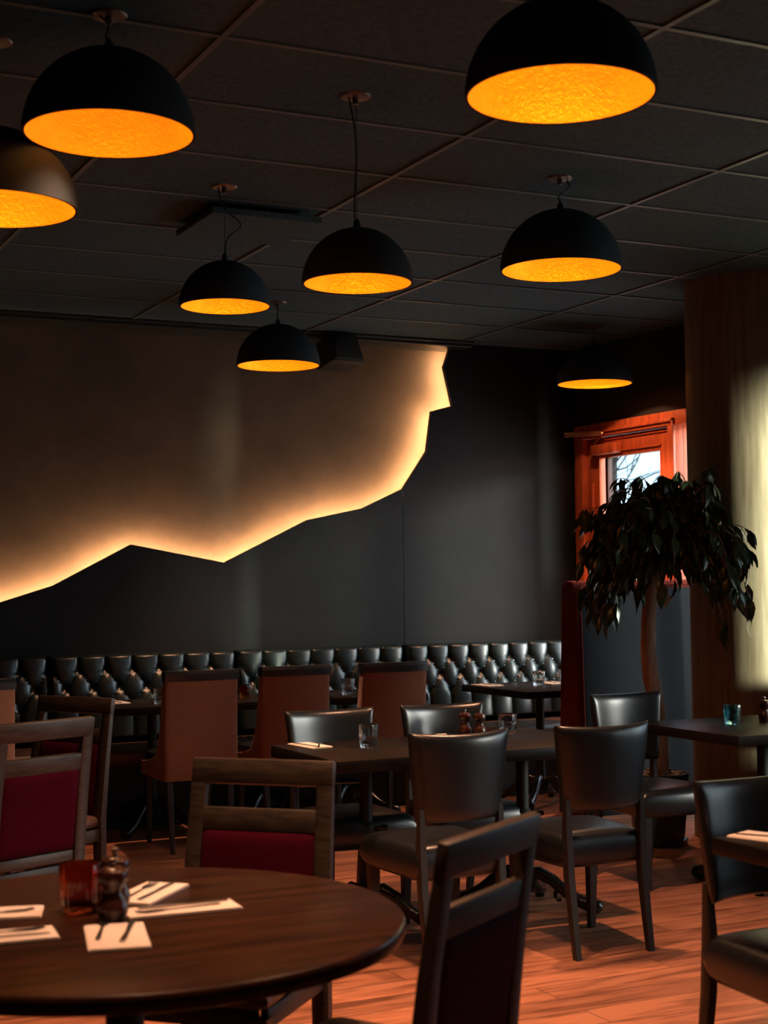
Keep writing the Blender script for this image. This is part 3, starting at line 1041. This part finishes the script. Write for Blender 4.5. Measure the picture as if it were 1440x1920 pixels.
# ------------------------------------------------------------------ potted tree
tr = thing('potted_tree', 'potted fig tree with drooping dark leaves and bare trunk before the red door', 'plant', (4.976, 6.81, 0))
MB().lathe([(0, 0), (0.15, 0), (0.155, 0.03), (0.135, 0.035), (0.14, 0.06), (0.165, 0.37), (0.168, 0.385), (0.155, 0.385), (0.150, 0.36), (0, 0.36)], 40).build('pot', 'pot', tr)
pb_ = MB()
rp = random.Random(5)
for i in range(130):
    a = rp.uniform(0, 2 * PI); r = 0.145 * math.sqrt(rp.random()); q = rp.uniform(0.010, 0.020)
    if r < 0.05: continue
    pb_.lathe([(0, -q * 0.6), (q * 0.8, -q * 0.3), (q, 0.1 * q), (q * 0.6, q * 0.5), (0, q * 0.65)], 7, (r * math.cos(a), r * math.sin(a), 0.366 + rp.uniform(0, 0.016)))
po = pb_.build('pebbles', 'pebble', tr); po['kind'] = 'stuff'
tp = [(0.01, 0, 0.34), (0.015, 0, 0.55), (0.0, 0.0, 0.75), (-0.035, 0.0, 0.90), (-0.05, 0, 1.05), (-0.045, 0, 1.20), (-0.03, 0.0, 1.32), (-0.005, 0, 1.42), (0.02, 0, 1.52), (0.03, 0, 1.66)]
rd = [0.054, 0.047, 0.043, 0.045, 0.041, 0.039, 0.041, 0.047, 0.040, 0.030]
tk = MB().tube(tp, rd, 14)
tk.tube([(0.03, -0.03, 1.30), (0.05, -0.055, 1.33), (0.03, -0.045, 1.37)], [0.03, 0.022, 0.012], 8)
tk.build('trunk', 'bark', tr)
rl = random.Random(11)
lv = MB(); bs = MB()


def add_leaf(mb, p, d, up, L, wd):
    d = d.normalized(); s = d.cross(up)
    if s.length < 1e-3: s = Vector((1, 0, 0))
    s.normalize(); n = s.cross(d).normalized()
    rows = [(0.0, 0.03, 0.0), (0.22, 0.75, 0.02), (0.48, 1.0, 0.02), (0.75, 0.62, -0.03), (1.0, 0.03, -0.12)]
    vs = []
    for f_, w_, c_ in rows:
        c = p + d * (L * f_) + n * (c_ * L)
        vs.append([mb.bm.verts.new(c - s * (wd * w_ / 2) + n * wd * 0.14 * w_), mb.bm.verts.new(c), mb.bm.verts.new(c + s * (wd * w_ / 2) + n * wd * 0.14 * w_)])
    for a, b in zip(vs[:-1], vs[1:]):
        mb.bm.faces.new((a[0], a[1], b[1], b[0])); mb.bm.faces.new((a[1], a[2], b[2], b[1]))


Rh = Vector((0.898, -0.44, 0)); Fh = Vector((0.44, 0.898, 0))
COLX = Vector((5.605 - 4.976, 6.745 - 6.81, 0))
nb = 0
tries = 0
while nb < 260 and tries < 3000:
    tries += 1
    a = rl.uniform(0, 2 * PI)
    rr = math.sqrt(rl.random())
    r_ = 0.40 * rr * math.cos(a); f_ = 0.34 * rr * math.sin(a)
    if r_ > 0.05: f_ -= 0.55 * (r_ - 0.05)
    top = 2.14 - 0.20 * rr ** 2 - 0.10 * max(0, r_) + rl.uniform(-0.08, 0.02)
    # branch out from the trunk top, over the crown and drooping at its end
    b0 = Vector((0.03, 0, 1.60)) + Vector((rl.uniform(-.02, .02), rl.uniform(-.02, .02), rl.uniform(-0.05, 0.08)))
    apex = Rh * (0.1 + r_) * 0.75 + Fh * f_ * 0.75 + Vector((0, 0, top - rl.uniform(0, 0.30)))
    droop = rl.uniform(0.02, 0.36) * (0.4 + rr)
    end = Rh * (r_ * 1.12 + 0.045) + Fh * f_ * 1.12 + Vector((0, 0, apex.z - droop))
    if end.z < 1.38 and abs(r_) < 0.12: continue
    if (Vector((end.x, end.y, 0)) - COLX).length < 0.43: continue
    nb += 1
    pts = []
    for i in range(11):
        s = i / 10
        p = b0 * (1 - s) ** 2 + apex * 2 * s * (1 - s) * 1.0 + end * s * s
        pts.append(p)
    bs.tube(pts, [0.006 * (1 - 0.75 * i / 10) for i in range(11)], 5)
    side = 1
    for i in range(3, 11):
        for q in range(2 if i % 2 else 1):
            p = pts[i] if q == 0 else pts[i].lerp(pts[min(10, i + 1)], 0.5)
            tang = (pts[min(10, i + 1)] - pts[i - 1]).normalized()
            out_ = Vector((rl.uniform(-1, 1), rl.uniform(-1, 1), 0)).normalized()
            d = tang * 0.5 + out_ * 0.55 + Vector((0, 0, -0.9 - 0.5 * rl.random()))
            side = -side
            L = rl.uniform(0.085, 0.135)
            if (Vector((p.x, p.y, 0)) + Vector((d.x, d.y, 0)) * L - COLX).length < 0.37: continue
            add_leaf(lv, p, d, Vector((rl.uniform(-.5, .5), rl.uniform(-.5, .5), 1)), L, L * rl.uniform(0.34, 0.46))
bs.build('branches', 'bark', tr)
fo_ = lv.build('foliage', 'leaf', tr); fo_['kind'] = 'stuff'
fo_['label'] = 'drooping pointed dark green leaves'

# ------------------------------------------------------------------ tableware


def tumbler(x, y, m, label, r=0.040, h=0.095, z=TZ):
    t = thing('tumbler', label, 'glass', (x, y, z), 0, 'ribbed tumblers on the tables')
    o = [(0, 0), (r * 0.78, 0.0), (r * 0.86, 0.004), (r * 0.90, 0.02), (r * 0.97, h * 0.6), (r, h - 0.003), (r - 0.0015, h)]
    i = [(r - 0.004, h - 0.001), (r * 0.86, h * 0.5), (r * 0.80, 0.026), (r * 0.70, 0.020), (0, 0.019)]
    b = MB()
    b.lathe(o + i, 96, (0, 0, 0), 0.022, 16)
    b.build('glass_body', m, t)
    return t


def mill(x, y, label, k=1.0):
    t = thing('pepper_mill', label, 'pepper mill', (x, y, TZ), 0, 'dark wooden mills on the tables')
    p = [(0, 0), (0.025, 0), (0.0265, 0.006), (0.0255, 0.010), (0.0285, 0.018), (0.0285, 0.030), (0.024, 0.040), (0.0175, 0.052), (0.0165, 0.058), (0.019, 0.066), (0.026, 0.074), (0.0285, 0.084), (0.026, 0.094), (0.017, 0.101), (0, 0.103)]
    MB().lathe([(r * k, z * k) for r, z in p], 32).build('body', 'mill_wood', t)
    MB().lathe([(0, 0.100 * k), (0.004 * k, 0.101 * k), (0.004 * k, 0.106 * k), (0.0075 * k, 0.110 * k), (0.0075 * k, 0.116 * k), (0, 0.119 * k)], 16).build('knob', 'chrome', t)
    return t


def mesh_napkin(w, l):
    b = MB()
    b.box((0, 0, 0.0025), (w, l, 0.005), bev=0.0015)
    b.box((0.002, -0.001, 0.006), (w - 0.004, l - 0.003, 0.002), bev=0.0006)
    return b


def fork_mesh(parent, L=0.19):
    b = MB()
    b.prism([(-0.0035, -L / 2), (-0.0055, -L / 2 + 0.01), (-0.0045, -L / 2 + 0.05), (-0.0030, 0.015), (-0.0045, 0.025), (-0.0105, 0.040), (-0.0115, 0.055),
             (0.0115, 0.055), (0.0105, 0.040), (0.0045, 0.025), (0.0030, 0.015), (0.0045, -L / 2 + 0.05), (0.0055, -L / 2 + 0.01), (0.0035, -L / 2)], 2, 0, 0.0025, bev=0.0006)
    for k in range(4):
        x = -0.0095 + 0.00633 * k
        b.tube([(x, 0.053, 0.0012), (x, 0.075, 0.001), (x, L / 2, 0.004)], [0.0016, 0.0016, 0.0009], 6)
    return b


def knife_mesh(L=0.20):
    b = MB()
    b.prism([(-0.0055, -L / 2), (-0.0065, -L / 2 + 0.02), (-0.0050, -0.01), (-0.0055, 0.0), (-0.0075, 0.02), (-0.0085, 0.06), (-0.005, L / 2 - 0.005), (0.001, L / 2), (0.004, L / 2 - 0.02), (0.0045, 0.0), (0.0050, -0.01), (0.0065, -L / 2 + 0.02), (0.0055, -L / 2)], 2, 0, 0.003, bev=0.0008)
    return b


nap_i = [0]


def setting(x, y, rz, where, w=0.115, l=0.22, fork=(-0.022, 0.02, 0.12), knife=(0.022, 0.0, -0.06), only=False):
    n = tag(mesh_napkin(w, l).build('napkin', 'napkin', loc=(x, y, TZ)), 'folded white napkin ' + where, 'napkin', 'folded white napkins')
    n.rotation_euler = (0, 0, rz)
    ca, sa = math.cos(rz), math.sin(rz)
    for nm, q, mm in (('fork', fork, fork_mesh(None)), ('table_knife', knife, knife_mesh())):
        if q is None:
            mm.bm.free(); continue
        o = mm.build(nm, 'steel', loc=(x + ca * q[0] - sa * q[1], y + sa * q[0] + ca * q[1], TZ + 0.0072))
        o.rotation_euler = (0, 0, rz + q[2])
        tag(o, ('steel fork on the napkin ' if nm == 'fork' else 'steel knife on the napkin ') + where, 'fork' if nm == 'fork' else 'knife', 'steel forks' if nm == 'fork' else 'steel knives')


# round table
setting(0.850, 2.965, -0.22, 'at the front of the round table, before the mill', 0.120, 0.215, (-0.026, 0.056, -0.14), (0.026, 0.030, -0.20))
setting(1.045, 3.145, face(1, 0) - 0.07, 'pointing right from the mill on the round table', 0.095, 0.245, (0.010, -0.01, PI + 0.10), (-0.022, 0.01, 0.02))
setting(1.030, 3.340, face(0.55, 0.62), 'at the back of the round table, behind the mill', 0.11, 0.22, (-0.020, 0.0, 0.05), (0.020, 0.01, 0.0))
setting(0.670, 3.300, face(1, -0.30), 'at the left edge of the round table, farther one', 0.11, 0.22, (0.02, 0.0, 0.25), None)
setting(0.640, 3.075, face(1, -0.10), 'at the left edge of the round table, nearer one', 0.11, 0.23, (-0.022, 0.0, 0.05), (0.022, 0.0, -0.03))
tumbler(0.848, 3.235, 'amber_glass', 'large amber red ribbed tumbler on the round table', 0.045, 0.105)
mill(0.885, 3.115, 'dark mill before the amber tumbler on the round table', 1.12)
mill(0.925, 3.235, 'dark mill mostly hidden behind the front mill on the round table', 1.12)
# middle table
setting(2.555, 5.965, 0.10, 'on the left end of the middle table', 0.10, 0.22, (0.03, -0.03, -0.55), (-0.02, 0.0, 0.05))
setting(3.215, 5.975, 0.0, 'on the middle table left of the two mills', 0.10, 0.20, (0.02, 0.0, -0.5), (-0.02, 0, 0.05))
tumbler(2.745, 5.785, 'clear_glass', 'clear ribbed tumbler left of the middle on the middle table', 0.042, 0.10)
tumbler(3.535, 5.97, 'clear_glass', 'clear ribbed tumbler right of the two mills on the middle table', 0.042, 0.09)
mill(3.335, 6.01, 'dark wooden mill on the middle table, left of the pair')
mill(3.375, 5.945, 'dark wooden mill on the middle table, right of the pair')
# right table
tumbler(4.665, 5.785, 'blue_glass', 'blue ribbed tumbler on the table beside the column', 0.041, 0.092)
mill(4.885, 5.815, 'dark wooden mill at the right picture edge on the blue-tumbler table')
# nearest right table
setting(2.715, 3.215, 0.35, 'on the nearest table at the right picture edge', 0.11, 0.21, None, (0.0, 0.0, 0.25))
# corner table
setting(5.00, 8.70, 0.05, 'on the left of the far corner table', 0.12, 0.22)
setting(5.46, 8.64, 0.0, 'on the right of the far corner table', 0.14, 0.22)
tumbler(5.275, 8.50, 'clear_glass', 'clear ribbed tumbler on the far corner table', 0.040, 0.095)
# bench tables
setting(2.475, 8.72, 0.15, 'on the table behind the left rust chair', 0.14, 0.22)
tumbler(2.70, 8.50, 'clear_glass', 'clear ribbed tumbler on the table behind the left rust chair', 0.038, 0.09)
tumbler(3.27, 8.62, 'amber_glass', 'small amber tumbler on the table behind the middle rust chair', 0.036, 0.08)
tumbler(3.90, 8.50, 'clear_glass', 'clear ribbed tumbler on the table between the middle and right rust chairs', 0.041, 0.10)
setting(1.62, 8.60, 0.1, 'on the table at the left picture edge', 0.12, 0.20)
